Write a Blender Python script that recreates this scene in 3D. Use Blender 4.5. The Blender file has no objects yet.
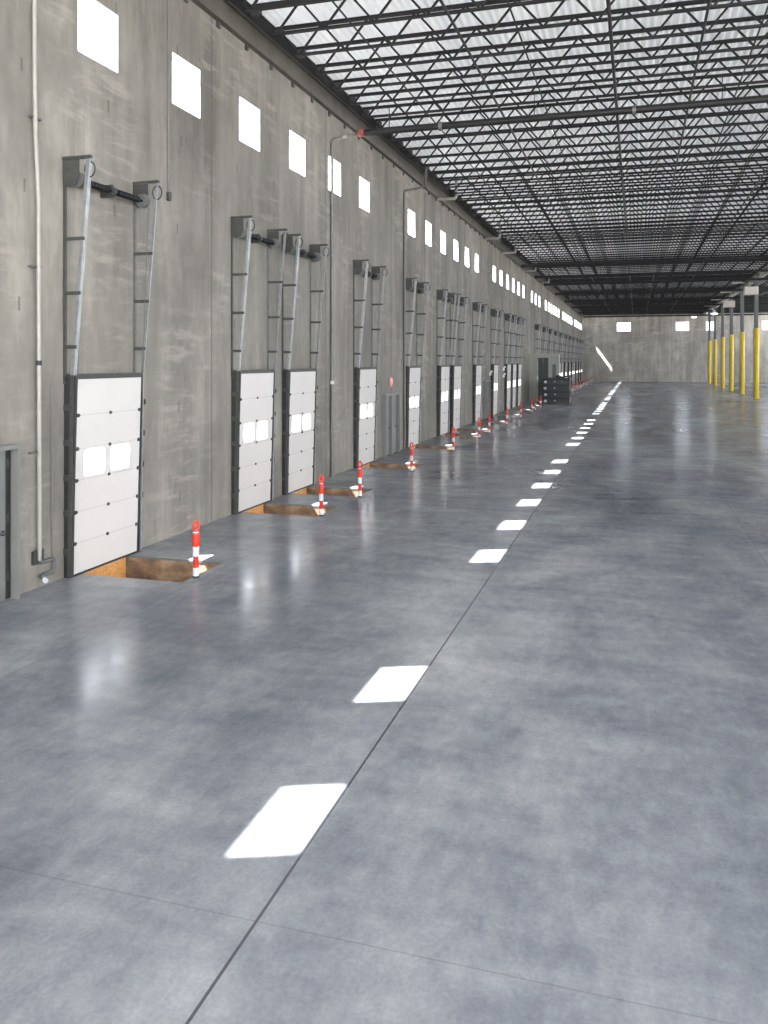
import bpy, bmesh, math, random
from mathutils import Vector, Matrix
random.seed(7)
C = bpy.context.scene.collection
PI = math.pi
WX = -9.33            # inner face of the dock wall
WT = 0.25             # its thickness
FY = 152.0            # far wall
EYE = 3.7
DECK = 12.55          # underside of the roof deck
SUN = Vector((1.0, 0.40, -1.42))
DECK_T = .009         # translucency added to brighten the roof sheet with daylight

# ------------------------------------------------------------------ materials
def new_mat(name):
    m = bpy.data.materials.new(name); m.use_nodes = True
    nt = m.node_tree; nt.nodes.clear()
    out = nt.nodes.new('ShaderNodeOutputMaterial')
    return m, nt, out
class G:
    """small helper that builds node maths"""
    def __init__(s, nt): s.nt = nt
    def node(s, t, **k):
        n = s.nt.nodes.new(t)
        for a, b in k.items(): setattr(n, a, b)
        return n
    def put(s, sock, v):
        if hasattr(v, 'is_output'): s.nt.links.new(v, sock)
        else: sock.default_value = v
    def m(s, op, a, b=0.0, c=0.0, clamp=False):
        n = s.node('ShaderNodeMath', operation=op, use_clamp=clamp)
        for i, v in enumerate((a, b, c)): s.put(n.inputs[i], v)
        return n.outputs[0]
    def coords(s, scale=(1, 1, 1), loc=(0, 0, 0)):
        t = s.node('ShaderNodeTexCoord'); mp = s.node('ShaderNodeMapping')
        mp.inputs['Scale'].default_value = scale; mp.inputs['Location'].default_value = loc
        s.nt.links.new(t.outputs['Object'], mp.inputs['Vector']); return mp.outputs[0]
    def xyz(s):
        t = s.node('ShaderNodeTexCoord'); sp = s.node('ShaderNodeSeparateXYZ')
        s.nt.links.new(t.outputs['Object'], sp.inputs[0]); return sp.outputs
    def noise(s, vec, scale, detail=4, rough=.55, dist=0.0):
        n = s.node('ShaderNodeTexNoise'); s.put(n.inputs['Vector'], vec)
        n.inputs['Scale'].default_value = scale; n.inputs['Detail'].default_value = detail
        n.inputs['Roughness'].default_value = rough; n.inputs['Distortion'].default_value = dist
        return n.outputs[0]
    def ramp(s, fac, stops):
        r = s.node('ShaderNodeValToRGB'); s.put(r.inputs[0], fac)
        e = r.color_ramp.elements
        while len(e) < len(stops): e.new(.5)
        for x, (p, c) in zip(e, stops):
            x.position = p; x.color = (c, c, c, 1) if isinstance(c, (int, float)) else (*c, 1)
        return r.outputs[0]
    def mix(s, fac, a, b, mode='MIX'):
        n = s.node('ShaderNodeMix', data_type='RGBA', blend_type=mode)
        s.put(n.inputs[0], fac)
        for i, v in ((6, a), (7, b)):
            if isinstance(v, tuple) and len(v) == 3: v = (*v, 1)
            s.put(n.inputs[i], v)
        return n.outputs[2]
    def line(s, coord, pos, half):
        """1 where |coord-pos| < half"""
        return s.m('LESS_THAN', s.m('ABSOLUTE', s.m('SUBTRACT', coord, pos)), half)
    def periodic(s, coord, start, step, half):
        q = s.m('FLOORED_MODULO', s.m('ADD', s.m('SUBTRACT', coord, start), step / 2), step)
        return s.m('LESS_THAN', s.m('ABSOLUTE', s.m('SUBTRACT', q, step / 2)), half)
    def bsdf(s, out, color, rough=.5, metal=0., bump=None, bstr=.2, bdist=.02, spec=.5):
        b = s.node('ShaderNodeBsdfPrincipled')
        if isinstance(color, tuple): color = (*color, 1)
        s.put(b.inputs['Base Color'], color); s.put(b.inputs['Roughness'], rough)
        s.put(b.inputs['Metallic'], metal); b.inputs['Specular IOR Level'].default_value = spec
        if bump is not None:
            n = s.node('ShaderNodeBump'); n.inputs['Strength'].default_value = bstr
            n.inputs['Distance'].default_value = bdist
            s.put(n.inputs['Height'], bump); s.nt.links.new(n.outputs[0], b.inputs['Normal'])
        s.nt.links.new(b.outputs[0], out.inputs[0]); return b

def simple(name, col, rough=.5, metal=0., vary=.12, nscale=6, spec=.5):
    m, nt, out = new_mat(name); g = G(nt)
    n = g.noise(g.coords(), nscale, 4)
    lo = tuple(c * (1 - vary) for c in col); hi = tuple(min(1, c * (1 + vary)) for c in col)
    c = g.ramp(n, [(.3, lo), (.7, hi)])
    g.bsdf(out, c, rough, metal, spec=spec)
    return m

def wall_material(name, axis, joints, tint):
    """tilt-up concrete: vertical smears, rubbed patches, panel joints and lifting-insert plugs"""
    m, nt, out = new_mat(name); g = G(nt)
    X, Y, Z = g.xyz()[0:3]; U = Y if axis == 'Y' else X
    smear_sc = (1.0, 1.0, .13)
    big = g.noise(g.coords((.22, .22, .16)), 1.0, 5, .6)
    smear = g.noise(g.coords(smear_sc), 1.3, 6, .65, .4)
    fine = g.noise(g.coords((1, 1, .5)), 5.0, 6, .7)
    rub = g.noise(g.coords((.5, .42, 2.4)), 1.7, 6, .7, .35)
    mask = g.noise(g.coords((.3, .3, .3), (9, 4, 2)), 1.1, 2)
    v = g.m('ADD', g.m('MULTIPLY', big, .45), g.m('ADD', g.m('MULTIPLY', smear, .4), g.m('MULTIPLY', fine, .15)))
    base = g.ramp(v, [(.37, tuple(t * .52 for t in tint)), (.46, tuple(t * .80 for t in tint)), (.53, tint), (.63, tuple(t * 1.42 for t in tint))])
    rubf = g.m('MULTIPLY', g.ramp(rub, [(.50, 0.), (.64, 1.)]), g.ramp(mask, [(.46, 0.), (.60, .55)]))
    base = g.mix(rubf, base, tuple(min(1, t * 1.55) for t in tint))
    # dark damp patches
    damp = g.ramp(g.noise(g.coords((.35, .35, .3), (3, 7, 1)), 1.4, 5, .6), [(.54, 0.), (.68, .55)])
    base = g.mix(damp, base, tuple(t * .6 for t in tint))
    # panel joints
    a, step = joints
    j = g.periodic(U, a, step, .022)
    base = g.mix(g.m('MULTIPLY', j, .7), base, tuple(t * .35 for t in tint))
    # lifting insert plugs: one tick per cell
    cw, chh = 2.43, 1.9
    cu = g.m('FLOOR', g.m('DIVIDE', U, cw)); cz = g.m('FLOOR', g.m('DIVIDE', Z, chh))
    fu = g.m('FLOORED_MODULO', U, cw); fz = g.m('FLOORED_MODULO', Z, chh)
    cmb = g.node('ShaderNodeCombineXYZ'); g.put(cmb.inputs[0], cu); g.put(cmb.inputs[1], cz)
    wn = g.node('ShaderNodeTexWhiteNoise', noise_dimensions='3D'); g.put(wn.inputs['Vector'], cmb.outputs[0])
    px = g.m('ADD', g.m('MULTIPLY', wn.outputs[0], .5), .9)
    t = g.m('MULTIPLY', g.m('LESS_THAN', g.m('ABSOLUTE', g.m('SUBTRACT', fu, px)), .026),
            g.m('LESS_THAN', g.m('ABSOLUTE', g.m('SUBTRACT', fz, .8)), .11))
    t = g.m('MULTIPLY', t, g.m('GREATER_THAN', wn.outputs[0], .25))
    base = g.mix(g.m('MULTIPLY', t, .6), base, tuple(x * .35 for x in tint))
    hb = g.m('SUBTRACT', g.m('ADD', fine, g.m('MULTIPLY', smear, .5)), g.m('MULTIPLY', j, 2.))
    g.bsdf(out, base, .78, 0, hb, .25, .02, .3)
    return m

def floor_material():
    m, nt, out = new_mat('polished concrete'); g = G(nt)
    X, Y, Z = g.xyz()[0:3]
    cloud = g.noise(g.coords((.55, .26, 1)), 1.0, 7, .62, .5)
    wide = g.noise(g.coords((.16, .07, 1), (5, 3, 0)), 1.0, 4, .55)
    fine = g.noise(g.coords((1.3, .7, 1)), 5., 6, .7)
    swirl = g.noise(g.coords((.6, 1.7, 1)), 1.1, 5, .6, .4)
    v = g.m('ADD', g.m('MULTIPLY', cloud, .33), g.m('ADD', g.m('MULTIPLY', wide, .34), g.m('ADD', g.m('MULTIPLY', fine, .17), g.m('MULTIPLY', swirl, .16))))
    col = g.ramp(v, [(.38, (.075, .083, .102)), (.465, (.135, .144, .164)), (.53, (.195, .202, .218)), (.62, (.295, .30, .31))])
    speck = g.ramp(g.noise(g.coords(), 30., 3, .7), [(.35, .9), (.7, 1.1)])
    col = g.mix(1., col, speck, 'MULTIPLY')
    # sawn joints
    j = g.m('MAXIMUM', g.line(X, -2.40, .011), g.m('MULTIPLY', g.periodic(X, -2.40, 4.66, .010), .35))
    jy = g.m('MULTIPLY', g.periodic(Y, 5.0, 18.6, .006), .3)
    jj = g.m('MAXIMUM', j, jy)
    col = g.mix(g.m('MULTIPLY', jj, .85), col, (.03, .03, .035))
    rough = g.ramp(g.m('ADD', g.m('MULTIPLY', swirl, .5), g.m('MULTIPLY', cloud, .5)), [(.38, .12), (.60, .24)])
    wav = g.noise(g.coords((1.1, .7, 1)), 1.5, 4, .6)
    hb = g.m('SUBTRACT', g.m('ADD', g.m('MULTIPLY', wav, 1.), g.m('MULTIPLY', fine, .06)), g.m('MULTIPLY', jj, .8))
    b = g.bsdf(out, col, rough, 0, hb, .20, .03, .6)
    d = g.node('ShaderNodeBsdfDiffuse'); g.put(d.inputs[0], col)
    mx = g.node('ShaderNodeMixShader'); g.put(mx.inputs[0], g.ramp(wide, [(.35, .30), (.65, .55)]))
    nt.links.new(b.outputs[0], mx.inputs[1]); nt.links.new(d.outputs[0], mx.inputs[2]); nt.links.new(mx.outputs[0], out.inputs[0])
    return m

def glass_material(name, tint=(.97, .98, 1.)):
    m, nt, out = new_mat(name); g = G(nt)
    tr = g.node('ShaderNodeBsdfTransparent'); tr.inputs[0].default_value = (*tint, 1)
    gl = g.node('ShaderNodeBsdfGlossy'); gl.inputs['Roughness'].default_value = .03
    lw = g.node('ShaderNodeLayerWeight'); lw.inputs[0].default_value = .5
    fr = g.node('ShaderNodeMath', operation='MULTIPLY_ADD')
    pw = g.m('POWER', lw.outputs['Facing'], 5.)
    g.put(fr.inputs[0], pw); fr.inputs[1].default_value = .6; fr.inputs[2].default_value = .04
    mx = g.node('ShaderNodeMixShader')
    nt.links.new(fr.outputs[0], mx.inputs[0]); nt.links.new(tr.outputs[0], mx.inputs[1]); nt.links.new(gl.outputs[0], mx.inputs[2])
    nt.links.new(mx.outputs[0], out.inputs[0]); return m

def deck_material():
    """white ribbed roof sheet, translucency added to brighten its underside"""
    m, nt, out = new_mat('white roof deck'); g = G(nt)
    n = g.noise(g.coords((.5, .08, 1)), 1.5, 4)
    c = g.ramp(n, [(.3, (.78, .80, .82)), (.7, (.88, .89, .90))])
    d = g.node('ShaderNodeBsdfDiffuse'); g.put(d.inputs[0], c)
    t = g.node('ShaderNodeBsdfTranslucent'); g.put(t.inputs[0], c)
    mx = g.node('ShaderNodeMixShader'); mx.inputs[0].default_value = DECK_T
    nt.links.new(d.outputs[0], mx.inputs[1]); nt.links.new(t.outputs[0], mx.inputs[2]); nt.links.new(mx.outputs[0], out.inputs[0])
    return m

def emit_material(name, col, s):
    m, nt, out = new_mat(name); g = G(nt)
    e = g.node('ShaderNodeEmission'); e.inputs[0].default_value = (*col, 1); e.inputs[1].default_value = s
    nt.links.new(e.outputs[0], out.inputs[0]); return m

def plywood_material():
    m, nt, out = new_mat('formwork plywood'); g = G(nt)
    n = g.noise(g.coords((3, 3, 9)), 3., 6, .7, .6)
    k = g.node('ShaderNodeTexVoronoi'); g.put(k.inputs['Vector'], g.coords((1, 1, 2.5))); k.inputs['Scale'].default_value = 22
    v = g.m('ADD', g.m('MULTIPLY', n, .7), g.m('MULTIPLY', k.outputs[0], .45))
    col = g.ramp(v, [(.3, (.30, .115, .028)), (.5, (.60, .27, .075)), (.75, (.74, .40, .15))])
    g.bsdf(out, col, .7, 0, v, .2); return m

def pit_material():
    m, nt, out = new_mat('pit lining'); g = G(nt)
    n = g.noise(g.coords((1, 1, 1.5)), 1.7, 6, .7, .5)
    col = g.ramp(n, [(.34, (.05, .038, .028)), (.5, (.17, .10, .055)), (.68, (.33, .23, .15))])
    g.bsdf(out, col, .8, 0, n, .3); return m

M = {}
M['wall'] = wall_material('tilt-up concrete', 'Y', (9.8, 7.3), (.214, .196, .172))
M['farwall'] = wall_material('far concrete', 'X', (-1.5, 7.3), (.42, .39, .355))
M['floor'] = floor_material()
M['deck'] = deck_material()
M['steel'] = simple('dark joist paint', (.008, .0085, .010), .65, .2, .2)
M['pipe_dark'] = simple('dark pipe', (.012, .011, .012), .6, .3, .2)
M['red'] = simple('red paint', (.20, .035, .03), .4)
M['ledger'] = simple('brown grey primer', (.085, .075, .063), .6, .1, .25, 2)
M['galv'] = simple('galvanised steel', (.32, .325, .33), .38, .75, .15, 9)
M['galv_dull'] = simple('dull galvanised plate', (.12, .122, .118), .55, .4, .15, 9)
M['bracket'] = simple('grey bracket', (.058, .058, .054), .55, .4, .2, 9)
M['black'] = simple('black rubber', (.012, .012, .013), .6, 0, .3)
M['shaft'] = simple('black shaft', (.015, .015, .017), .35, .6, .2)
M['door'] = simple('white door skin', (.53, .50, .48), .42, 0, .025, 1.2)
M['seam'] = simple('door seam', (.40, .38, .365), .6, 0, .05)
M['bolt'] = simple('dark bolt', (.06, .055, .05), .5, .5)
M['glass'] = glass_material('clear glass')
M['frame'] = simple('white window frame', (.80, .81, .82), .4, 0, .04)
M['orange'] = simple('signal orange', (.52, .026, .010), .45, 0, .06)
M['sheet'] = simple('white reflective band', (.52, .54, .56), .35, 0, .04)
M['yellow'] = simple('safety yellow', (.55, .395, .02), .45, 0, .08, 3)
M['column'] = simple('grey column paint', (.10, .11, .115), .5, 0, .1)
M['pale_pipe'] = simple('pale painted pipe', (.28, .265, .24), .45, 0, .08)
M['grey_pipe'] = simple('grey conduit', (.14, .135, .125), .5, .3, .1)
M['mdoor'] = simple('grey door leaf', (.125, .128, .122), .5, 0, .08, 2)
M['mframe'] = simple('grey door frame', (.16, .16, .15), .5, 0, .08, 2)
M['crate'] = simple('black crate steel', (.005, .006, .007), .45, .1, .2)
M['crate_face'] = simple('dark crate panel', (.013, .015, .018), .4, .1, .25, 3)
M['tag'] = simple('white tag', (.5, .5, .5), .5)
M['fixture'] = simple('pale fixture body', (.52, .52, .50), .5, 0, .05)
M['heater'] = simple('pinkish grey unit', (.52, .46, .43), .5, 0, .06)
M['girder'] = simple('light girder steel', (.48, .45, .41), .55, .1, .2, 2)
M['lit'] = emit_material('lit lamp', (1., .98, .94), 6.)
M['ply'] = plywood_material()
M['pit'] = pit_material()
M['apron'] = simple('outdoor concrete apron', (.52, .51, .48), .8, 0, .08, .4)
M['partition'] = simple('pale partition concrete', (.33, .335, .30), .7, 0, .12, 1.2)
M['dark_door'] = simple('dark green grey door', (.035, .05, .045), .5, 0, .2)

# ------------------------------------------------------------------ mesh builder
class MB:
    def __init__(s): s.v = []; s.f = []
    def add(s, vs, fs):
        o = len(s.v); s.v += [tuple(p) for p in vs]; s.f += [tuple(i + o for i in f) for f in fs]; return s
    def box(s, a, b):
        (x0, y0, z0), (x1, y1, z1) = a, b
        vs = [(x0, y0, z0), (x1, y0, z0), (x1, y1, z0), (x0, y1, z0), (x0, y0, z1), (x1, y0, z1), (x1, y1, z1), (x0, y1, z1)]
        return s.add(vs, [(0, 3, 2, 1), (4, 5, 6, 7), (0, 1, 5, 4), (1, 2, 6, 5), (2, 3, 7, 6), (3, 0, 4, 7)])
    def bar(s, p, q, w, h, up=(0, 0, 1)):
        p, q = Vector(p), Vector(q); d = (q - p).normalized(); u = Vector(up)
        if abs(d.dot(u)) > .98: u = Vector((0, 1, 0))
        r = d.cross(u).normalized(); u = r.cross(d)
        vs = []
        for c in (p, q):
            for a, b in ((-1, -1), (1, -1), (1, 1), (-1, 1)): vs.append(c + r * a * w / 2 + u * b * h / 2)
        return s.add(vs, [(3, 2, 1, 0), (4, 5, 6, 7), (0, 1, 5, 4), (1, 2, 6, 5), (2, 3, 7, 6), (3, 0, 4, 7)])
    def tube(s, pts, r, n=10, caps=True):
        pts = [Vector(p) for p in pts]; rs = r if isinstance(r, (list, tuple)) else [r] * len(pts)
        vs = []; fs = []; ref = None
        for i, p in enumerate(pts):
            d = ((pts[min(i + 1, len(pts) - 1)] - p).normalized() + (p - pts[max(i - 1, 0)]).normalized()).normalized()
            if ref is None: ref = Vector((0, 0, 1)) if abs(d.z) < .9 else Vector((0, 1, 0))
            a = (ref - d * ref.dot(d)).normalized(); b = d.cross(a); ref = a
            for k in range(n):
                t = 2 * PI * k / n; vs.append(p + (a * math.cos(t) + b * math.sin(t)) * rs[i])
        for i in range(len(pts) - 1):
            for k in range(n):
                k2 = (k + 1) % n; fs.append((i * n + k, i * n + k2, (i + 1) * n + k2, (i + 1) * n + k))
        if caps: fs.append(tuple(range(n - 1, -1, -1))); fs.append(tuple((len(pts) - 1) * n + k for k in range(n)))
        return s.add(vs, fs)
    def lathe(s, prof, n=20, c=(0, 0, 0)):
        return s.tube([(c[0], c[1], c[2] + z) for r, z in prof], [max(r, .0005) for r, z in prof], n)
    def mesh(s, name, mat, smooth=False):
        me = bpy.data.meshes.new(name); me.from_pydata(s.v, [], s.f); me.update()
        bm = bmesh.new(); bm.from_mesh(me); bmesh.ops.recalc_face_normals(bm, faces=bm.faces); bm.to_mesh(me); bm.free()
        me.materials.append(mat)
        if smooth:
            for p in me.polygons: p.use_smooth = True
            me.set_sharp_from_angle(angle=math.radians(40))
        return me
    def build(s, name, mat, parent=None, smooth=False):
        return link(name, s.mesh(name, mat, smooth), parent)

def link(name, data, parent=None):
    o = bpy.data.objects.new(name, data); C.objects.link(o)
    if parent: o.parent = parent
    return o
def bevel(o, w, seg=2):
    b = o.modifiers.new('soft edges', 'BEVEL'); b.width = w; b.segments = seg; b.limit_method = 'ANGLE'
    return o
def tag(o, label, cat, group=None, kind=None):
    o['label'] = label; o['category'] = cat
    if group: o['group'] = group
    if kind: o['kind'] = kind
    return o
def thing(name, label, cat, loc=(0, 0, 0), group=None, kind=None):
    o = link(name, None); o.location = loc; o.empty_display_size = .2
    return tag(o, label, cat, group, kind)
def dup(root, loc, label):
    kids = {}
    for o in C.objects:
        if o.parent: kids.setdefault(o.parent, []).append(o)
    r = root.copy(); C.objects.link(r); r.location = loc; r['label'] = label
    for ch in kids.get(root, []):
        c = ch.copy(); C.objects.link(c); c.parent = r
        for gch in kids.get(ch, []):
            d = gch.copy(); C.objects.link(d); d.parent = c
    return r
ONES = 'zeroth first second third fourth fifth sixth seventh eighth ninth tenth eleventh twelfth thirteenth fourteenth fifteenth sixteenth seventeenth eighteenth nineteenth'.split()
TENS = {2: ('twenty', 'twentieth'), 3: ('thirty', 'thirtieth'), 4: ('forty', 'fortieth'), 5: ('fifty', 'fiftieth')}
def nth(n):
    if n < 20: return ONES[n]
    t, u = divmod(n, 10)
    return TENS[t][1] if u == 0 else TENS[t][0] + '-' + ONES[u]

# ------------------------------------------------------------------ layout along the dock wall
DOORS = [12.03, 18.14, 21.13, 27.15, 33.70, 39.62, 42.62, 48.85, 55.3, 61.3, 64.3, 67.4,
         80.3, 86.4, 92.4, 99.0, 105.0, 108.0, 114.0, 120.7, 126.7, 129.7, 135.8, 142.4, 147.9]
WIN = [2.90, 5.83] + [12.33 + 3.08 * k for k in range(6)] + [34.25 + 3.08 * k for k in range(6)] + [56.17 + 3.08 * k for k in range(6)] \
    + [77.6, 80.7, 83.8] + [90.0 + 3.08 * k for k in range(6)] + [111.9 + 3.08 * k for k in range(6)] + [133.9 + 3.18 * k for k in range(6)]
WW, WZ0, WZ1 = 1.19, 9.10, 10.20
DH = 3.40
MAN = [8.75, 30.45, 52.35]

def holed_slab(rects, u0, u1, v0, v1, w0, w1, place):
    """a slab with rectangular openings: front, back, outer rim and jambs. place(u, v, w) -> xyz"""
    us = sorted({round(x, 4) for x in [u0, u1] + [r[0] for r in rects] + [r[1] for r in rects]})
    vs = sorted({round(x, 4) for x in [v0, v1] + [r[2] for r in rects] + [r[3] for r in rects]})
    def solid(i, j):
        if i < 0 or j < 0 or i >= len(us) - 1 or j >= len(vs) - 1: return False
        cu, cv = (us[i] + us[i + 1]) / 2, (vs[j] + vs[j + 1]) / 2
        return not any(a < cu < b and c < cv < d for a, b, c, d in rects)
    b = MB(); idx = {}
    def p(i, j, w):
        k = (i, j, w)
        if k not in idx: idx[k] = len(b.v); b.v.append(place(us[i], vs[j], w))
        return idx[k]
    for i in range(len(us) - 1):
        for j in range(len(vs) - 1):
            if not solid(i, j): continue
            b.f.append((p(i, j, w0), p(i + 1, j, w0), p(i + 1, j + 1, w0), p(i, j + 1, w0)))
            b.f.append((p(i, j + 1, w1), p(i + 1, j + 1, w1), p(i + 1, j, w1), p(i, j, w1)))
            for di, dj, e in ((-1, 0, ((i, j + 1), (i, j))), (1, 0, ((i + 1, j), (i + 1, j + 1))), (0, -1, ((i, j), (i + 1, j))), (0, 1, ((i + 1, j + 1), (i, j + 1)))):
                if not solid(i + di, j + dj):
                    (a, c), (d, f) = e
                    b.f.append((p(a, c, w0), p(a, c, w1), p(d, f, w1), p(d, f, w0)))
    return b

# dock wall
rects = [(y, y + WW, WZ0, WZ1) for y in WIN] + [(d + .06, d + 1.88, 0.02, DH - .06) for d in DOORS]
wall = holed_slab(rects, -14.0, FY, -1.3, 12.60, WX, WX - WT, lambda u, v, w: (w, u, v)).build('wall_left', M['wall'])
tag(wall, 'long grey tilt-up concrete wall holding the row of dock doors', 'wall', kind='structure')
# far wall
FWIN = [(-3.30, -.95), (6.53, 8.65), (11.4, 13.1), (20.2, 22.35)]
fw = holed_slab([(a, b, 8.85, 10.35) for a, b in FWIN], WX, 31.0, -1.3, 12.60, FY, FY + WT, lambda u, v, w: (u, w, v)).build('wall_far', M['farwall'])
tag(fw, 'blotchy grey concrete wall closing the far end of the warehouse', 'wall', kind='structure')
# unseen side away from the docks: solid below, open bands added above for sky light
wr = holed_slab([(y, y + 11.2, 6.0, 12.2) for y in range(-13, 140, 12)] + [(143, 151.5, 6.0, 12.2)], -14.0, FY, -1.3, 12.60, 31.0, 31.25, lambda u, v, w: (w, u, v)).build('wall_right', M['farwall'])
tag(wr, 'unseen concrete side wall beyond the columns, tall open bands added to let in daylight', 'wall', kind='structure')
# floor with the dock pits cut out
PIT = (.24, 1.70, 2.08)     # start, end along the wall from the door's near edge; reach out from the wall
fl = holed_slab([(WX, WX + PIT[2], d + PIT[0], d + PIT[1]) for d in DOORS], WX, 31.0, -14.0, FY, 0.0, -.04, lambda u, v, w: (u, v, w)).build('floor', M['floor'])
tag(fl, 'polished blue-grey concrete floor with mottled sheen and sawn joints', 'floor', kind='structure')
ap = MB().box((-120, -90, -1.5), (160, 260, -1.32)).build('ground', M['apron'])
tag(ap, 'sunlit concrete yard outside the warehouse', 'ground', kind='structure')

# ceiling: corrugated deck, ribs run down the building
b = MB(); x = WX - WT; prof = []
while x < 31.0:
    prof += [(x, DECK), (x + .05, DECK), (x + .10, DECK + .075), (x + .15, DECK + .075)]; x += .20
for y in (-14.0, FY + WT):
    b.v += [(px, y, pz) for px, pz in prof]
n = len(prof)
b.f = [(i, i + 1, n + i + 1, n + i) for i in range(n - 1)]
me = bpy.data.meshes.new('ceiling'); me.from_pydata(b.v, [], b.f); me.update(); me.materials.append(M['deck'])
tag(link('ceiling', me), 'white ribbed metal roof deck above the joists', 'ceiling', kind='structure')

# ledger along the wall top with a bolt plate under every joist
J0, JS, NJ = 13.0, 1.46, 95
b = MB().box((WX, -14, 11.58), (WX + .07, FY, 12.18)).box((WX + .07, -14, 11.58), (WX + .15, FY, 11.62)).box((WX + .07, -14, 12.13), (WX + .15, FY, 12.18))
t = b.build('trim_1', M['ledger']); tag(t, 'brown-grey steel ledger channel running along the top of the dock wall', 'ledger', kind='structure')
b = MB()
for k in range(NJ):
    y = J0 + k * JS
    b.box((WX, y - .06, 11.44), (WX + .05, y + .06, 11.58))
b.build('bolt_plate', M['bracket'], t)
t = MB().box((WX + .18, FY - .14, 11.72), (31, FY - .003, 12.54)).build('trim_3', M['pipe_dark'])  # dark box laid over the top of the far wall
tag(t, 'dark strip where the roof meets the far end wall', 'trim', kind='structure')
t = MB().box((WX, -14, 12.182), (WX + .17, FY, 12.54)).build('trim_2', M['pipe_dark'])  # black strip stands in for joist ends and deck shadow above the ledger
tag(t, 'black strip painting shaded joist ends and deck shadow between the ledger channel and the roof deck', 'trim', kind='structure')

# ------------------------------------------------------------------ windows
def make_window(i, y, label, x0=None):
    if x0 is None:
        fx = WX - .012
        f = holed_slab([(y + .02, y + WW - .02, WZ0 + .02, WZ1 - .02)], y, y + WW, WZ0, WZ1, fx, WX - WT - .03, lambda u, v, w: (w, u, v)).build('window_%d' % i, M['frame'])
        MB().box((WX - WT + .022, y + .02, WZ0 + .02), (WX - WT + .028, y + WW - .02, WZ1 - .02)).build('window_pane', M['glass'], f)
    else:
        a, c = x0; fy = FY + WT - .05; mid = (a + c) / 2
        f = holed_slab([(a + .05, mid - .025, 8.90, 10.30), (mid + .025, c - .05, 8.90, 10.30)], a, c, 8.85, 10.35, fy, fy + .045, lambda u, v, w: (u, w, v)).build('window_%d' % i, M['frame'])
        MB().box((a + .05, fy + .02, 8.90), (c - .05, fy + .026, 10.30)).build('window_pane', M['glass'], f)
    tag(f, label, 'window', 'clerestory windows', 'structure')
for i, y in enumerate(WIN):
    if i < 2:
        lab = 'clerestory window out of view whose sunlight falls %s on the floor' % ('nearest' if i == 0 else 'second nearest')
    else:
        lab = 'square clerestory window high in the dock wall, %s from the near end' % nth(i - 1)
    make_window(i + 1, y, lab)
for i, r in enumerate(FWIN):
    make_window(len(WIN) + 1 + i, 0, 'wide bright window high in the far end wall, %s from the dock wall' % nth(i + 1), r)

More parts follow.
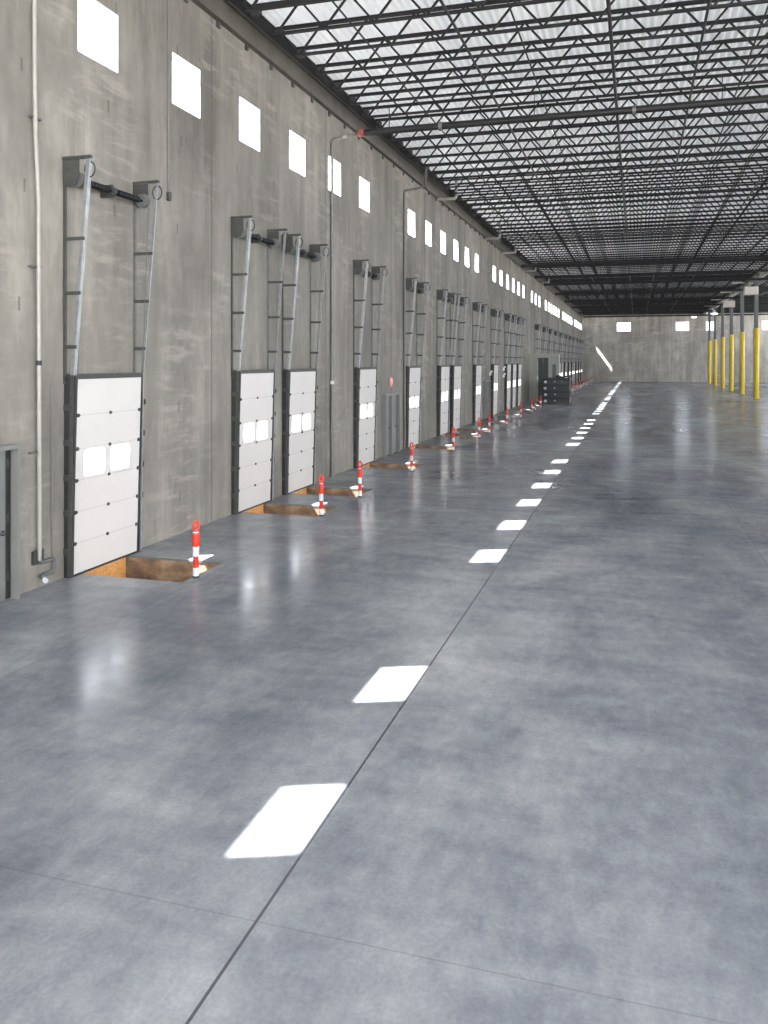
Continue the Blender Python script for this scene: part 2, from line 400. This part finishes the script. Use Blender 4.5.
# ------------------------------------------------------------------ dock doors
# local frame: x out from the wall, y along the wall from the door's near edge, z up
def lean(z): return .055 + .03 * z
DWID = 1.92
PANES = ((.24, .82), (1.00, 1.58))
PZ0, PZ1 = 1.69, 2.15
def make_door(label):
    root = thing('dock_door', label, 'door', (WX, DOORS[0], 0), 'dock doors along the concrete wall', 'thing')
    # six-section leaf with two openings for the panes, leaning very slightly off the wall
    secs = [0.03, .555, 1.095, 1.64, 2.185, 2.76, DH]
    rr = [(a, c, PZ0, PZ1) for a, c in PANES]
    leaf = holed_slab(rr, 0, DWID, .03, DH, 0, .05, lambda u, v, w: (lean(v) + w, u, v)).build('door_leaf', M['door'], root)
    b = MB()
    for z in secs[1:-1]:
        b.add([(lean(z) + .0495, 0.0, z - .006), (lean(z) + .0525, 0.0, z - .006), (lean(z) + .0525, DWID, z - .006), (lean(z) + .0495, DWID, z - .006),
               (lean(z) + .0495, 0.0, z + .006), (lean(z) + .0525, 0.0, z + .006), (lean(z) + .0525, DWID, z + .006), (lean(z) + .0495, DWID, z + .006)],
              [(0, 3, 2, 1), (4, 5, 6, 7), (0, 1, 5, 4), (1, 2, 6, 5), (2, 3, 7, 6), (3, 0, 4, 7)])
    b.build('section_seam', M['seam'], leaf)
    for z in secs[1:-1]:
        for y, s in ((.05, .026), (.96, .022), (DWID - .05, .026)):
            x = lean(z) + .05
            h = MB().box((x, y - s, z - s * 1.2), (x + .02, y + s, z + s * 1.2)); h.tube([(x + .022, y - s, z), (x + .022, y + s, z)], .012, 8)
            h.build('hinge', M['bolt'], leaf)
    for a, c in PANES:
        # rounded pane with its rim
        pts = []; r = .07
        for cy, cz, a0 in ((c - r, PZ1 - r, 0), (a + r, PZ1 - r, 90), (a + r, PZ0 + r, 180), (c - r, PZ0 + r, 270)):
            for k in range(6):
                tt = math.radians(a0 + 18 * k); pts.append((cy + r * math.cos(tt), cz + r * math.sin(tt)))
        m = MB(); n = len(pts); rim = []
        outer = []
        for (y, z) in pts:
            d = Vector((y - (a + c) / 2, z - (PZ0 + PZ1) / 2)); outer.append((y + math.copysign(.035, d.x), z + math.copysign(.035, d.y)))
        for ring, xo in ((pts, .045), (pts, .062), (outer, .062), (outer, .045)):
            m.v += [(lean(z) + xo, y, z) for y, z in ring]
        for q in range(4):
            q2 = (q + 1) % 4
            for k in range(n):
                k2 = (k + 1) % n; m.f.append((q * n + k, q * n + k2, q2 * n + k2, q2 * n + k))
        m.build('pane_rim', M['door'], leaf)
        m = MB(); m.v = [(lean(z) + .03, y, z) for y, z in pts] + [(lean(z) + .036, y, z) for y, z in pts]
        m.f = [tuple(range(n)), tuple(range(2 * n - 1, n - 1, -1))] + [(k, (k + 1) % n, n + (k + 1) % n, n + k) for k in range(n)]
        m.build('door_pane', M['glass'], leaf)
    MB().box((0.002, 0, .001), (.13, DWID, .032)).build('bottom_seal', M['black'], root)
    MB().box((0.002, -.02, DH - .02), (lean(DH) + .06, DWID + .02, DH + .07)).build('header_seal', M['bracket'], root)
    for near in (True, False):
        yb = -.07 if near else DWID + .07
        sgn = -1 if near else 1
        # dark seal between leaf and wall
        y0, y1 = (-.075, -.002) if near else (DWID + .002, DWID + .045)
        m = MB(); zz = (0.0, DH + .03)
        m.add([(.002, y0, zz[0]), (lean(zz[0]) + .07, y0, zz[0]), (lean(zz[0]) + .07, y1, zz[0]), (.002, y1, zz[0]),
               (.002, y0, zz[1]), (lean(zz[1]) + .07, y0, zz[1]), (lean(zz[1]) + .07, y1, zz[1]), (.002, y1, zz[1])],
              [(0, 3, 2, 1), (4, 5, 6, 7), (0, 1, 5, 4), (1, 2, 6, 5), (2, 3, 7, 6), (3, 0, 4, 7)])
        m.build('side_seal', M['black'], root)
        # galvanised track: channel beside the leaf then running up and out from the wall
        xb, xt, ztop = lean(0) + .09, .52, 7.10
        p0 = Vector((xb, yb, .02)); p1 = Vector((lean(DH) + .045, yb, DH + .05)); p2 = Vector((xt, yb, ztop))
        for p, q, nm, mt in ((p0, p1, 'jamb_track', 'bracket' if near else 'galv'), (p1, p2, 'lift_track', 'galv')):
            m = MB(); m.bar(p, q, .055, .012, (1, 0, 0)); m.bar(p + Vector((-.03, sgn * .022, 0)), q + Vector((-.03, sgn * .022, 0)), .012, .06, (1, 0, 0))
            m.bar(p + Vector((.012, -sgn * .024, 0)), q + Vector((.012, -sgn * .024, 0)), .012, .03, (1, 0, 0))
            m.build(nm, M[mt], root)
        # wall angle
        ya = yb - .03 * 1
        MB().box((.002, yb - .03, 3.30), (.035, yb + .03, ztop + .02)).build('wall_angle', M['bracket'] if near else M['galv_dull'], root)
        # rungs
        for z in (5.76, 4.84, 3.93):
            f = (z - p1.z) / (p2.z - p1.z); xx = p1.x + f * (p2.x - p1.x)
            MB().bar((.02, yb - .035, z), (xx + .03, yb - .035, z), .014, .06).build('rung', M['bracket'], root)
        for z in (.45, 1.1, 1.7, 2.3, 2.9):   # clips that tie the track to the wall
            MB().box((.02, yb + sgn * .03, z - .05), (lean(z) + .09, yb + sgn * .045, z + .05)).build('track_clip', M['bracket'], root)
        # top bracket with cheek plate
        m = MB().bar((.006, yb - .03, ztop + .03), (xt + .05, yb - .03, ztop + .03), .06, .05)
        pl = [(0.01, ztop), (.34, ztop), (.34, 6.82), (.27, 6.66), (.12, 6.64), (0.01, 6.72)]
        m.add([(x, yb - .05, z) for x, z in pl] + [(x, yb - .038, z) for x, z in pl],
              [tuple(range(6)), tuple(range(11, 5, -1))] + [(k, (k + 1) % 6, 6 + (k + 1) % 6, 6 + k) for k in range(6)])
        m.build('top_bracket', M['bracket'], root)
        yd = yb + (.06 if near else -.06)
        d = MB().tube([(.24, yd - .05, 6.77), (.24, yd - .045, 6.77), (.24, yd + .045, 6.77), (.24, yd + .05, 6.77)], [.10, .135, .135, .10], 20)
        d.build('cable_drum', M['galv_dull'], root, True)
        # cable loop at the head of the track
        lp = [(.50 + .10 * math.cos(a) , yb + .02, 6.93 + .13 * math.sin(a)) for a in [2 * PI * k / 20 for k in range(21)]]
        MB().tube(lp, .012, 6).build('cable_loop', M['black'], root, True)
        MB().tube([(.24 + .12, yd, 6.77), (lean(DH) + .06, yd, DH - .3)], .006, 5).build('lift_cable', M['galv_dull'], root)
    s = MB().tube([(.24, -.10, 6.77), (.24, DWID + .10, 6.77)], .03, 10)
    for a, c in ((.14, .82), (1.08, 1.76)):
        pts = []; rs = []; y = a; k = 0
        while y < c: pts.append((.24, y, 6.77)); rs.append(.062 if k % 2 else .052); y += .02; k += 1
        s.tube(pts, rs, 12)
    sh = s.build('torsion_shaft', M['shaft'], root, True)
    m = MB().box((.005, .92, 6.66), (.26, .98, 6.88)); m.tube([(.24, .90, 6.77), (.24, 1.0, 6.77)], .085, 14)
    m.build('centre_bearing', M['bracket'], root)
    return root
def door_label(i):
    special = {0: 'white sectional dock door nearest the camera, beside the pale riser pipe',
               3: 'white dock door just before the grey double door and fire bell',
               4: 'white dock door just past the grey double door and fire bell'}
    if i < 12:
        return special.get(i, 'white sectional dock door with two lit panes, %s from the near end' % nth(i + 1))
    if i == 12: return 'dock door mostly hidden behind the pale partition, its lift frame showing above'
    return 'distant white dock door, %s beyond the partition behind the black crates' % nth(i - 12)
d0 = make_door(door_label(0))
for i, y in enumerate(DOORS[1:], 1): dup(d0, (WX, y, 0), door_label(i))

# ------------------------------------------------------------------ dock pits
def make_pit(label):
    root = thing('dock_pit', label, 'pit', (WX, DOORS[0], -.01), 'pits cut in the floor before the dock doors', 'structure')
    a, c, r = PIT; D = -.55; tk = .06
    m = MB()
    m.box((.0, a - tk, D - tk), (r + tk, c + tk, D)); m.box((.0, a - tk, D), (r + tk, a, -.032)); m.box((.0, c, D), (r + tk, c + tk, -.032)); m.box((r, a, D), (r + tk, c, -.032))
    m.build('pit_lining', M['pit'], root)
    e = MB()
    e.box((.0, a + .001, -.035), (r, a + .012, .004)); e.box((.0, c - .012, -.035), (r, c - .001, .004)); e.box((r - .012, a + .012, -.035), (r - .001, c - .012, .004))
    e.build('steel_edge', M['galv_dull'], root)
    MB().box((.004, a + .015, D + .002), (.024, c - .015, -.002)).build('plywood_board', M['ply'], root)
    for y in (a + .02, (a + c) / 2 - .12, c - .10):
        MB().box((.026, y, D + .002), (.085, y + .08, -.012)).build('stud', M['ply'], root)
        return root
def pit_label(i):
    return 'open timber-lined leveler pit in the floor under the %s dock door' % ('nearest' if i == 0 else nth(i + 1))
p0 = make_pit(pit_label(0))
for i, y in enumerate(DOORS[1:], 1): dup(p0, (WX, y, -.01), pit_label(i))

# ------------------------------------------------------------------ traffic delineators at the pit lips
def make_post(label):
    root = thing('delineator_post', label, 'traffic post', (0, 0, 0), 'orange and white posts at the pit edges')
    MB().lathe([(.062, 0), (.062, .025), (.056, .035)], 20).build('base', M['black'], root, True)
    MB().lathe([(.050, .03), (.050, .52), (.064, .55), (.066, .74), (.060, .765), (.030, .80), (.026, .83)], 20).build('tube', M['orange'], root, True)
    MB().lathe([(.0515, .035), (.0515, .175)], 20).build('reflective_band', M['sheet'], root, True)
    MB().lathe([(.0525, .37), (.0525, .50), (.058, .535)], 20).build('reflective_band', M['sheet'], root, True)
    MB().lathe([(.0605, .745), (.061, .762), (.045, .785)], 20).build('reflective_collar', M['sheet'], root, True)
    lp = [(.046 * math.cos(a) * (1 - .15 * math.sin(a)), 0, .885 + .075 * math.sin(a)) for a in [2 * PI * k / 24 for k in range(25)]]
    MB().tube(lp, .023, 8).build('loop_handle', M['orange'], root, True)
    return root
PY = [12.62, 18.49, 21.36, 26.78, 33.42, 39.31, 42.15, 48.06, 54.28, 60.05, 62.33, 65.68]
PY += [d + .5 for d in DOORS[12:]]
def post_label(i):
    if i == 0: return 'orange and white banded post nearest the camera, at the first pit'
    if i < 12: return 'orange and white banded post at the pit of the %s dock door' % nth(i + 1)
    if i == 12: return 'orange and white post just behind the stack of black crates'
    return 'distant orange and white post, %s beyond the stack of black crates' % nth(i - 11)
q0 = make_post(post_label(0)); q0.location = (-7.185, PY[0], 0); q0.rotation_euler.z = .75
for i, y in enumerate(PY[1:], 1):
    q = dup(q0, (-7.185 + random.uniform(0, .02), y, 0), post_label(i)); q.rotation_euler.z = .75 + random.uniform(-.5, .5)

# ------------------------------------------------------------------ grey steel personnel doors
def make_man(i, y, label):
    w, h, t = 1.98, 2.40, .14
    root = thing('door_%d' % i, label, 'door', (WX, y, 0), kind='structure')
    m = MB()
    m.box((.0, 0, 0), (.16, .06, h)); m.box((.0, w - .06, 0), (.16, w, h)); m.box((.0, .06, h - .07), (.16, w - .06, h)); m.box((.0, w / 2 - .05, 0), (.13, w / 2 + .05, h - .07))
    m.build('door_frame', M['mframe'], root)
    for a, c in ((.07, w / 2 - .06), (w / 2 + .06, w - .07)):
        lf = MB().box((.01, a, .02), (.055, c - .14, h - .08)).build('door_leaf', M['mdoor'], root)
        MB().box((.056, c - .22, 1.02), (.10, c - .18, 1.10)).bar((.09, c - .34, 1.06), (.09, c - .18, 1.06), .03, .03).build('door_handle', M['bolt'], lf)
        MB().box((.005, c - .138, .02), (.03, c, h - .08)).build('shadow_gap', M['black'], root)
        for z in (.3, 1.2, 2.05):
            MB().box((.03, c - .135, z), (.06, c - .06, z + .12)).build('hinge', M['bolt'], root)
    return root
make_man(1, MAN[0], 'grey steel double door at the left edge, before the riser pipe')
make_man(2, MAN[1], 'grey steel double door under the round fire bell')
make_man(3, MAN[2], 'grey steel double door just past the eighth dock door')

# fire bell over the second double door
r = thing('fire_bell', 'round pinkish-red fire bell on the wall above a grey double door', 'fire bell', (WX - .004, 31.45, 2.86))
MB().tube([(.0, 0, 0), (.05, 0, 0)], .075, 16).build('back_box', M['red'], r, True)
bell = simple('faded red bell', (.72, .30, .27), .35)
MB().tube([(.05, 0, 0), (.075, 0, 0), (.105, 0, 0), (.125, 0, 0)], [.19, .185, .14, .03], 24).build('gong', bell, r, True)
# small emergency lights
def em_light(y, z, label):
    r = thing('emergency_light', label, 'emergency light', (WX - .004, y, z), 'emergency lights on the dock wall')
    bevel(MB().box((0, 0, -.09), (.10, .34, .09)).build('housing', M['frame'], r), .015)
    for yy in (.08, .26):
        MB().tube([(.06, yy, .09), (.08, yy, .15), (.15, yy, .17), (.17, yy, .17)], [.02, .03, .065, .06], 14).build('lamp_head', M['frame'], r, True)
em_light(54.65, 2.80, 'white twin-head emergency light beyond the third double door')
em_light(60.45, 3.05, 'upper white emergency light before the tenth dock door')
em_light(60.45, 2.55, 'lower white emergency light before the tenth dock door')

# ------------------------------------------------------------------ pipes on the wall
def bends(pts, r=.08, n=5):
    """round the corners of a polyline"""
    P = [Vector(p) for p in pts]; out = [P[0]]
    for i in range(1, len(P) - 1):
        a, b, c = P[i - 1], P[i], P[i + 1]; u = (a - b).normalized(); w = (c - b).normalized()
        for k in range(n + 1):
            t = k / n; s = b + u * r * (1 - t) ** 2 + w * r * t ** 2; out.append(s)
    out.append(P[-1]); return out
x = WX + .07
pr = thing('riser_pipe', 'pale riser pipe with a looped drain at its foot beside the nearest dock door', 'pipe', (WX, 11.3, 0))
def L(px, py, pz): return (px - WX, py - 11.3, pz)
MB().tube([L(x, 11.14, DECK), L(x, 11.15, 8.5), L(x, 11.17, 7.4), L(x, 11.24, 6.3), L(x, 11.25, 4.4), L(x, 11.27, .46)], .034, 12).build('pipe_run', M['pale_pipe'], pr, True)
MB().tube(bends([L(x, 11.27, .52), L(x, 11.27, .42), L(x, 11.62, .42), L(x, 11.62, .20), L(x, 11.30, .20), L(x + .10, 11.26, .16)], .07), .034, 10).build('drain_loop', M['galv_dull'], pr, True)
MB().tube([L(x + .10, 11.26, .16), L(x + .15, 11.24, .14)], .04, 10).build('drain_cap', M['sheet'], pr, True)
MB().tube([L(x, 11.255, 3.62), L(x, 11.255, 3.70)], .046, 12).build('coupling', M['black'], pr, True)
MB().box(L(WX, 11.16, .40), L(WX + .05, 11.40, .62)).build('pipe_bracket', M['bracket'], pr)
for z in (2.2, 5.2, 7.6, 9.8): MB().box(L(WX, 11.08, z), L(WX + .075, 11.32, z + .03)).build('pipe_strap', M['galv_dull'], pr)
o = MB().tube([(WX + .03, 11.62, 3.3), (WX + .03, 11.62, .45)], .012, 6).build('pull_chain', M['grey_pipe'])
tag(o, 'thin grey pull line hanging beside the pale riser pipe', 'chain')
r = thing('conduit', 'thin grey conduit dropping to a small box right of the nearest lift frame', 'conduit', (WX - .004, 15.22, 7.1))
MB().tube([(.03, -.015, 5.3), (.03, 0, 2.2), (.03, 0, 0.1)], .022, 8).build('conduit_run', M['grey_pipe'], r, True)
bevel(MB().box((0, -.045, -.08), (.08, .045, .10)).build('junction_box', M['bracket'], r), .01)
r = thing('drop_pipe', 'dark pipe dropping from the red-ended sprinkler main to the floor', 'pipe', (WX, 24.82, 0))
MB().tube(bends([(.06, 0, .0), (.06, 0, 10.72), (.84, .08, 10.87)], .12), .045, 10).build('pipe_run', M['grey_pipe'], r, True)
MB().tube([(.42, .035, 10.79), (.54, .047, 10.81)], .058, 10).build('coupling', M['pale_pipe'], r, True)
MB().box((0.01, -.06, 2.95), (.11, .06, 3.05)).build('pipe_clamp', M['tag'], r)
r = thing('drop_pipe', 'dark pipe elbowing down from the roof edge before the fifth dock door', 'pipe', (WX, 33.45, 0))
MB().tube(bends([(.06, 0, .0), (.06, 0, 10.78), (.86, 0, 10.88)], .12), .05, 10).build('pipe_run', M['grey_pipe'], r, True)
MB().tube([(.86, 0, 10.88), (.96, 0, 10.9), (.98, 0, 11.7)], .075, 10).build('coupling', M['bracket'], r, True)
o = MB().tube([(WX + .014, 37.15, 11.4), (WX + .014, 37.15, 6.2)], .02, 6).build('conduit', M['grey_pipe'])
tag(o, 'thin conduit running down the wall just left of the eighth window', 'conduit')
for k, (y, z) in enumerate(((39.5, 11.55), (52.9, 11.5), (60.2, 11.5), (72.6, 11.45), (84.0, 11.45), (112.0, 11.45))):
    o = MB().tube(bends([(WX - .01, y, z), (WX + .98, y, z), (WX + .98, y, DECK - .02)], .12), .075, 10).build('drain_pipe', M['pale_pipe'], None, True)
    tag(o, 'pale roof drain stub poking out under the roof edge, %s from the near end' % nth(k + 1), 'pipe', 'pale drain stubs under the roof edge')

# ------------------------------------------------------------------ roof joists
JX0, JX1 = WX + .18, 31.0
def make_joist(label):
    root = thing('roof_joist', label, 'joist', (0, J0, 0), 'open-web joists under the roof deck')
    zt, zb = DECK - .055, DECK - .80
    m = MB().box((JX0, -.05, zt - .035), (JX1, -.01, zt + .05)).box((JX0, .01, zt - .035), (JX1, .05, zt + .05))
    m.build('top_chord', M['steel'], root)
    xb0 = JX0 + .55
    m = MB().box((xb0, -.05, zb - .03), (JX1, -.012, zb + .03)).box((xb0, .012, zb - .03), (JX1, .05, zb + .03))
    m.build('bottom_chord', M['steel'], root)
    m = MB().bar((JX0 + .05, 0, zt), (xb0 + .1, 0, zb), .035, .05)
    x = xb0 + .1; P = 1.27
    while x + P < JX1:
        m.bar((x, 0, zb), (x + P / 2, 0, zt), .045, .05); m.bar((x + P / 2, 0, zt), (x + P, 0, zb), .045, .05)
        x += P
    m.build('web', M['steel'], root)
    MB().box((JX0, -.09, 12.26), (JX0 + .22, .09, zt - .05)).build('seat', M['bracket'], root)
    return root
def joist_label(i):
    y = J0 + i * JS
    if y < 24.9: return 'dark open-web roof joist, %s before the red-ended sprinkler main' % nth(int((24.9 - y) / JS) + 1)
    k = int((y - 24.9) / JS) + 1
    if k <= 26: return 'dark open-web roof joist, %s beyond the red-ended sprinkler main' % nth(k)
    return 'distant dark open-web roof joist blending into the far ceiling'
j0 = make_joist(joist_label(0))
for i in range(1, NJ): dup(j0, (0, J0 + i * JS, 0), joist_label(i))

# lines running down the building under the joists
def runner(xp, z, r, label, name, cat, mat):
    o = MB().tube([(xp, 12.0, z), (xp, FY - .16, z)], r, 8).build(name, mat, None, True)
    tag(o, label, cat, 'long lines running down the roof'); return o
zb = DECK - .80
runner(-6.6, zb + .10, .022, 'thin bridging line under the joists nearest the dock wall', 'roof_bridging', 'bridging', M['steel'])
runner(-4.15, zb - .075, .035, 'dark sprinkler line along the roof nearest the dock wall', 'sprinkler_line', 'pipe', M['pipe_dark'])
runner(-2.8, zb + .10, .022, 'thin bridging line between two sprinkler lines near the dock wall', 'roof_bridging', 'bridging', M['steel'])
runner(-.60, zb - .085, .045, 'heavy dark sprinkler line running down the middle of the ceiling', 'sprinkler_line', 'pipe', M['pipe_dark'])
runner(1.55, zb - .075, .035, 'dark sprinkler line just right of the heavy middle line', 'sprinkler_line', 'pipe', M['pipe_dark'])
runner(2.9, zb + .10, .022, 'thin bridging line right of the middle sprinkler lines', 'roof_bridging', 'bridging', M['steel'])
runner(5.2, zb - .075, .035, 'dark sprinkler line nearest the row of columns', 'sprinkler_line', 'pipe', M['pipe_dark'])

# sprinkler mains across the building
def main(y, x0, z, rad, label, first=False):
    r = thing('sprinkler_main', label, 'pipe', (x0, y, z), 'sprinkler mains crossing the ceiling')
    MB().tube([(0, 0, 0), (31.0 - x0, 0, 0)], rad, 14).build('pipe_run', M['pipe_dark'], r, True)
    MB().tube([(-.05, 0, 0), (.0, 0, 0), (.16, 0, 0), (.18, 0, 0)], [rad * .8, rad * 1.2, rad * 1.2, rad * 1.05], 14).build('end_cap', M['red'] if first else M['pipe_dark'], r, True)
    for cx in ([2.6, 8.3, 13.9] if first else [6.0, 15.0]):
        MB().tube([(cx, 0, 0), (cx + .10, 0, 0)], rad * 1.35, 14).build('coupling', M['grey_pipe'] if first else M['steel'], r, True)
    for cx in (1.0, 5.5, 10.7, 14.6, 19.5, 23.5, 28.):
        MB().tube([(cx, 0, rad), (cx, 0, zb - .04 - z)], .014, 6).build('hanger_rod', M['steel'], r)
    return r
main(24.95, WX + .92, 10.90, .105, 'dark red-ended sprinkler main crossing the near ceiling', True)
for k, y in enumerate((64.3, 72.9, 80.5, 92., 104., 116., 130., 142.)):
    main(y, WX + .9, 10.95, .12, 'dark sprinkler main crossing the distant ceiling, %s beyond the red-ended one' % nth(k + 1))

# ------------------------------------------------------------------ column row, girder and hanging units
def make_column(label):
    r = thing('steel_column', label, 'column', (11.0, 86.8, 0), 'yellow-sleeved columns in a row', 'thing')
    MB().box((-.30, -.30, 0), (.30, .30, .025)).build('base_plate', M['column'], r)
    bevel(MB().box((-.18, -.18, .025), (.18, .18, 11.30)).build('post', M['column'], r), .03)
    MB().tube([(0, 0, .026), (0, 0, 6.78), (0, 0, 6.82)], [.27, .27, .24], 20).build('yellow_sleeve', M['yellow'], r, True)
    MB().box((-.30, -.30, 11.30), (.30, .30, 11.335)).build('cap_plate', M['column'], r)
    return r
ys = [87.6, 97.99, 108.56, 119.31, 130.54, 140.31]
c0 = make_column('grey column with tall yellow sleeve nearest the camera')
for k, y in enumerate(ys[1:], 2): dup(c0, (11.0, y, 0), 'grey column with tall yellow sleeve, %s in the row from the right' % nth(k))
b = MB()
gy0, gy1 = 20.0, FY - .05
b.box((10.84, gy0, 11.34), (11.16, gy1, 11.46)).box((10.84, gy0, 11.80), (11.16, gy1, 11.92)).box((10.985, gy0, 11.46), (11.015, gy1, 11.80))
y = gy0
while y < gy1:
    b.box((10.86, y, 11.46), (11.14, y + .02, 11.80)); y += 2.4
g = b.build('roof_girder', M['girder']); tag(g, 'light steel girder running over the row of yellow-sleeved columns', 'girder', kind='structure')

def make_bay(label):
    r = thing('high_bay_light', label, 'light', (9.75, 77.8, 11.45), 'strip lights beside the column row')
    bevel(MB().box((-.60, -.16, 0), (.60, .16, .09)).build('housing', M['fixture'], r), .02)
    for yy in (-.09, 0., .09): MB().tube([(-.56, yy, -.012), (.56, yy, -.012)], .018, 8).build('light_tube', M['tag'], r, True)
    for xx in (-.5, .5): MB().tube([(xx, 0, .09), (xx, 0, zb - .04 - 11.45)], .008, 5).build('hanger_cable', M['steel'], r)
    return r
h0 = make_bay('pale unlit strip light beside the columns, nearest of its row')
for k in range(1, 7): dup(h0, (9.75, 77.8 + 12.1 * k, 11.45), 'pale unlit strip light beside the columns, %s of its row' % nth(k + 1))
def make_heater(y, label):
    r = thing('ceiling_heater', label, 'heater', (10.0, y, 9.70))
    bevel(MB().box((-.60, -.40, 0), (.60, .40, .74)).build('housing', M['heater'], r), .04)
    m = MB()
    for z in (.14, .26, .38, .50, .62): m.box((-.52, -.43, z - .018), (.52, -.40, z + .018))
    m.build('louvre', M['fixture'], r)
    for xx in (-.5, .5): MB().tube([(xx, 0, .74), (xx, 0, zb - .04 - 9.70)], .012, 6).build('hanger_rod', M['steel'], r)
make_heater(82.4, 'pinkish boxy unit hung high beside the nearest yellow-sleeved column')
make_heater(101.2, 'pinkish boxy unit hung high beside the third yellow-sleeved column')
def make_globe(x, y, z, label):
    r = thing('pendant_lamp', label, 'lamp', (x, y, z))
    MB().lathe([(.06, .45), (.14, .42), (.20, .30), (.50, .02), (.52, 0)], 22).build('shade', M['frame'], r, True)
    MB().lathe([(.05, -.14), (.30, -.10), (.44, 0.0), (.46, .03)], 22).build('lens', M['lit'], r, True)
    MB().tube([(0, 0, .45), (0, 0, zb - .04 - z)], .014, 6).build('hanger_rod', M['steel'], r)
make_globe(10.0, 119.8, 10.0, 'glowing round lamp hung over the far yellow columns')
make_globe(9.0, 145.5, 10.85, 'glowing white lamp hung near the far wall, left of the columns')

# ------------------------------------------------------------------ partition and black crates
r = thing('partition_wall', 'pale concrete partition with tall dark double doors behind the black crates', 'partition', (WX, 76.0, 0), kind='structure')
holed_slab([(.78, 1.72, .02, 3.95), (2.05, 2.40, .02, 3.35)], .012, 2.70, 0.0, 4.30, 0, .22, lambda u, v, w: (u, w, v)).build('panel', M['partition'], r)
for a, c in ((.80, 1.24), (1.27, 1.70)):
    l = MB().box((a, .08, .03), (c, .13, 3.94)).build('door_leaf', M['dark_door'], r)
    MB().box((c - .12 if a < 1 else a + .06, .05, 1.0), (c - .06 if a < 1 else a + .12, .08, 1.3)).build('door_handle', M['galv_dull'], l)
MB().box((2.06, .10, .03), (2.39, .14, 3.34)).build('side_panel', M['mdoor'], r)
MB().box((2.66, -.02, .0), (2.72, .0, 4.30)).build('lit_edge_strip', M['frame'], r)  # white strip paints the lit edge of the partition

def make_crate(label):
    r = thing('steel_crate', label, 'crate', (-6.63, 73.3, 0), 'black crates stacked by the partition')
    w, d, h = 1.18, .95, .545
    m = MB().box((-w, -d, h - .20), (w, d, h)); bevel(m.build('deck', M['crate'], r), .02)
    MB().box((-w + .06, -d + .07, .07), (w - .06, d - .05, h - .20)).build('body', M['crate_face'], r)
    m = MB().box((-w + .02, -d + .02, .0), (w - .02, -d + .12, .07)).box((-w + .02, d - .12, .0), (w - .02, d - .02, .07)); m.build('skid', M['crate'], r)
    for x in (-w + .02, w - .10): 
        MB().box((x, -d + .02, .07), (x + .08, -d + .10, h - .20)).build('corner_post', M['crate'], r)
    MB().box((-w + .20, -d + .055, .12), (-w + .42, -d + .069, .32)).build('tag', M['tag'], r)
    MB().box((-.12, -d + .055, .20), (-.02, -d + .069, .30)).build('tag', M['tag'], r)
    return r
k0 = make_crate('black steel crate at the bottom of the stack')
for k, lab in ((1, 'black steel crate second from the bottom of the stack'), (2, 'black steel crate third from the bottom of the stack'), (3, 'black steel crate fourth up, beneath the smaller top box')):
    c = dup(k0, (-6.63 + (.02, -.02, .015)[k - 1], 73.3, .5455 * k), lab)
r = thing('steel_box', 'smaller black box with ragged top on the right of the crate stack', 'box', (-6.05, 73.2, .5455 * 4))
bevel(MB().box((-.58, -.6, 0), (.58, .6, .16)).build('body', M['crate'], r), .015)
MB().box((-.58, -.5, .16), (-.30, .5, .25)).box((.1, -.5, .16), (.5, .5, .22)).build('bracket', M['crate'], r)
MB().box((.18, -.612, .03), (.46, -.601, .10)).build('tag', M['tag'], r)

# ------------------------------------------------------------------ light, camera, view
w = bpy.data.worlds.new('sky'); bpy.context.scene.world = w; w.use_nodes = True
nt = w.node_tree; bg = nt.nodes['Background']; bg.inputs[0].default_value = (.90, .95, 1.0, 1); bg.inputs[1].default_value = 8.0
sl = bpy.data.lights.new('sun', 'SUN'); sl.energy = 70.; sl.angle = math.radians(.45); sl.color = (1., .97, .92)
so = bpy.data.objects.new('sun', sl); C.objects.link(so)
so.rotation_euler = SUN.to_track_quat('-Z', 'Y').to_euler(); so.location = (-40, -16, 60)

cam = bpy.data.cameras.new('camera'); co = bpy.data.objects.new('camera', cam); C.objects.link(co)
co.location = (0, 0, EYE); co.rotation_euler = (PI / 2, 0, math.radians(16.9014))
cam.sensor_fit = 'AUTO'; cam.sensor_width = 36.; cam.lens = 36. * 831. / 1024.
cam.shift_y = (360.5 - 512) / 1024.; cam.clip_end = 600.; cam.clip_start = .05
sc = bpy.context.scene; sc.camera = co
sc.view_settings.view_transform = 'Standard'; sc.view_settings.look = 'None'
sc.view_settings.gamma = 1.; sc.view_settings.use_curve_mapping = False
sc.view_settings.exposure = 0.45
cy = sc.cycles
cy.use_denoising = True; cy.max_bounces = 10; cy.diffuse_bounces = 5; cy.glossy_bounces = 4; cy.transparent_max_bounces = 16
cy.caustics_reflective = False; cy.caustics_refractive = False; cy.sample_clamp_indirect = 12.
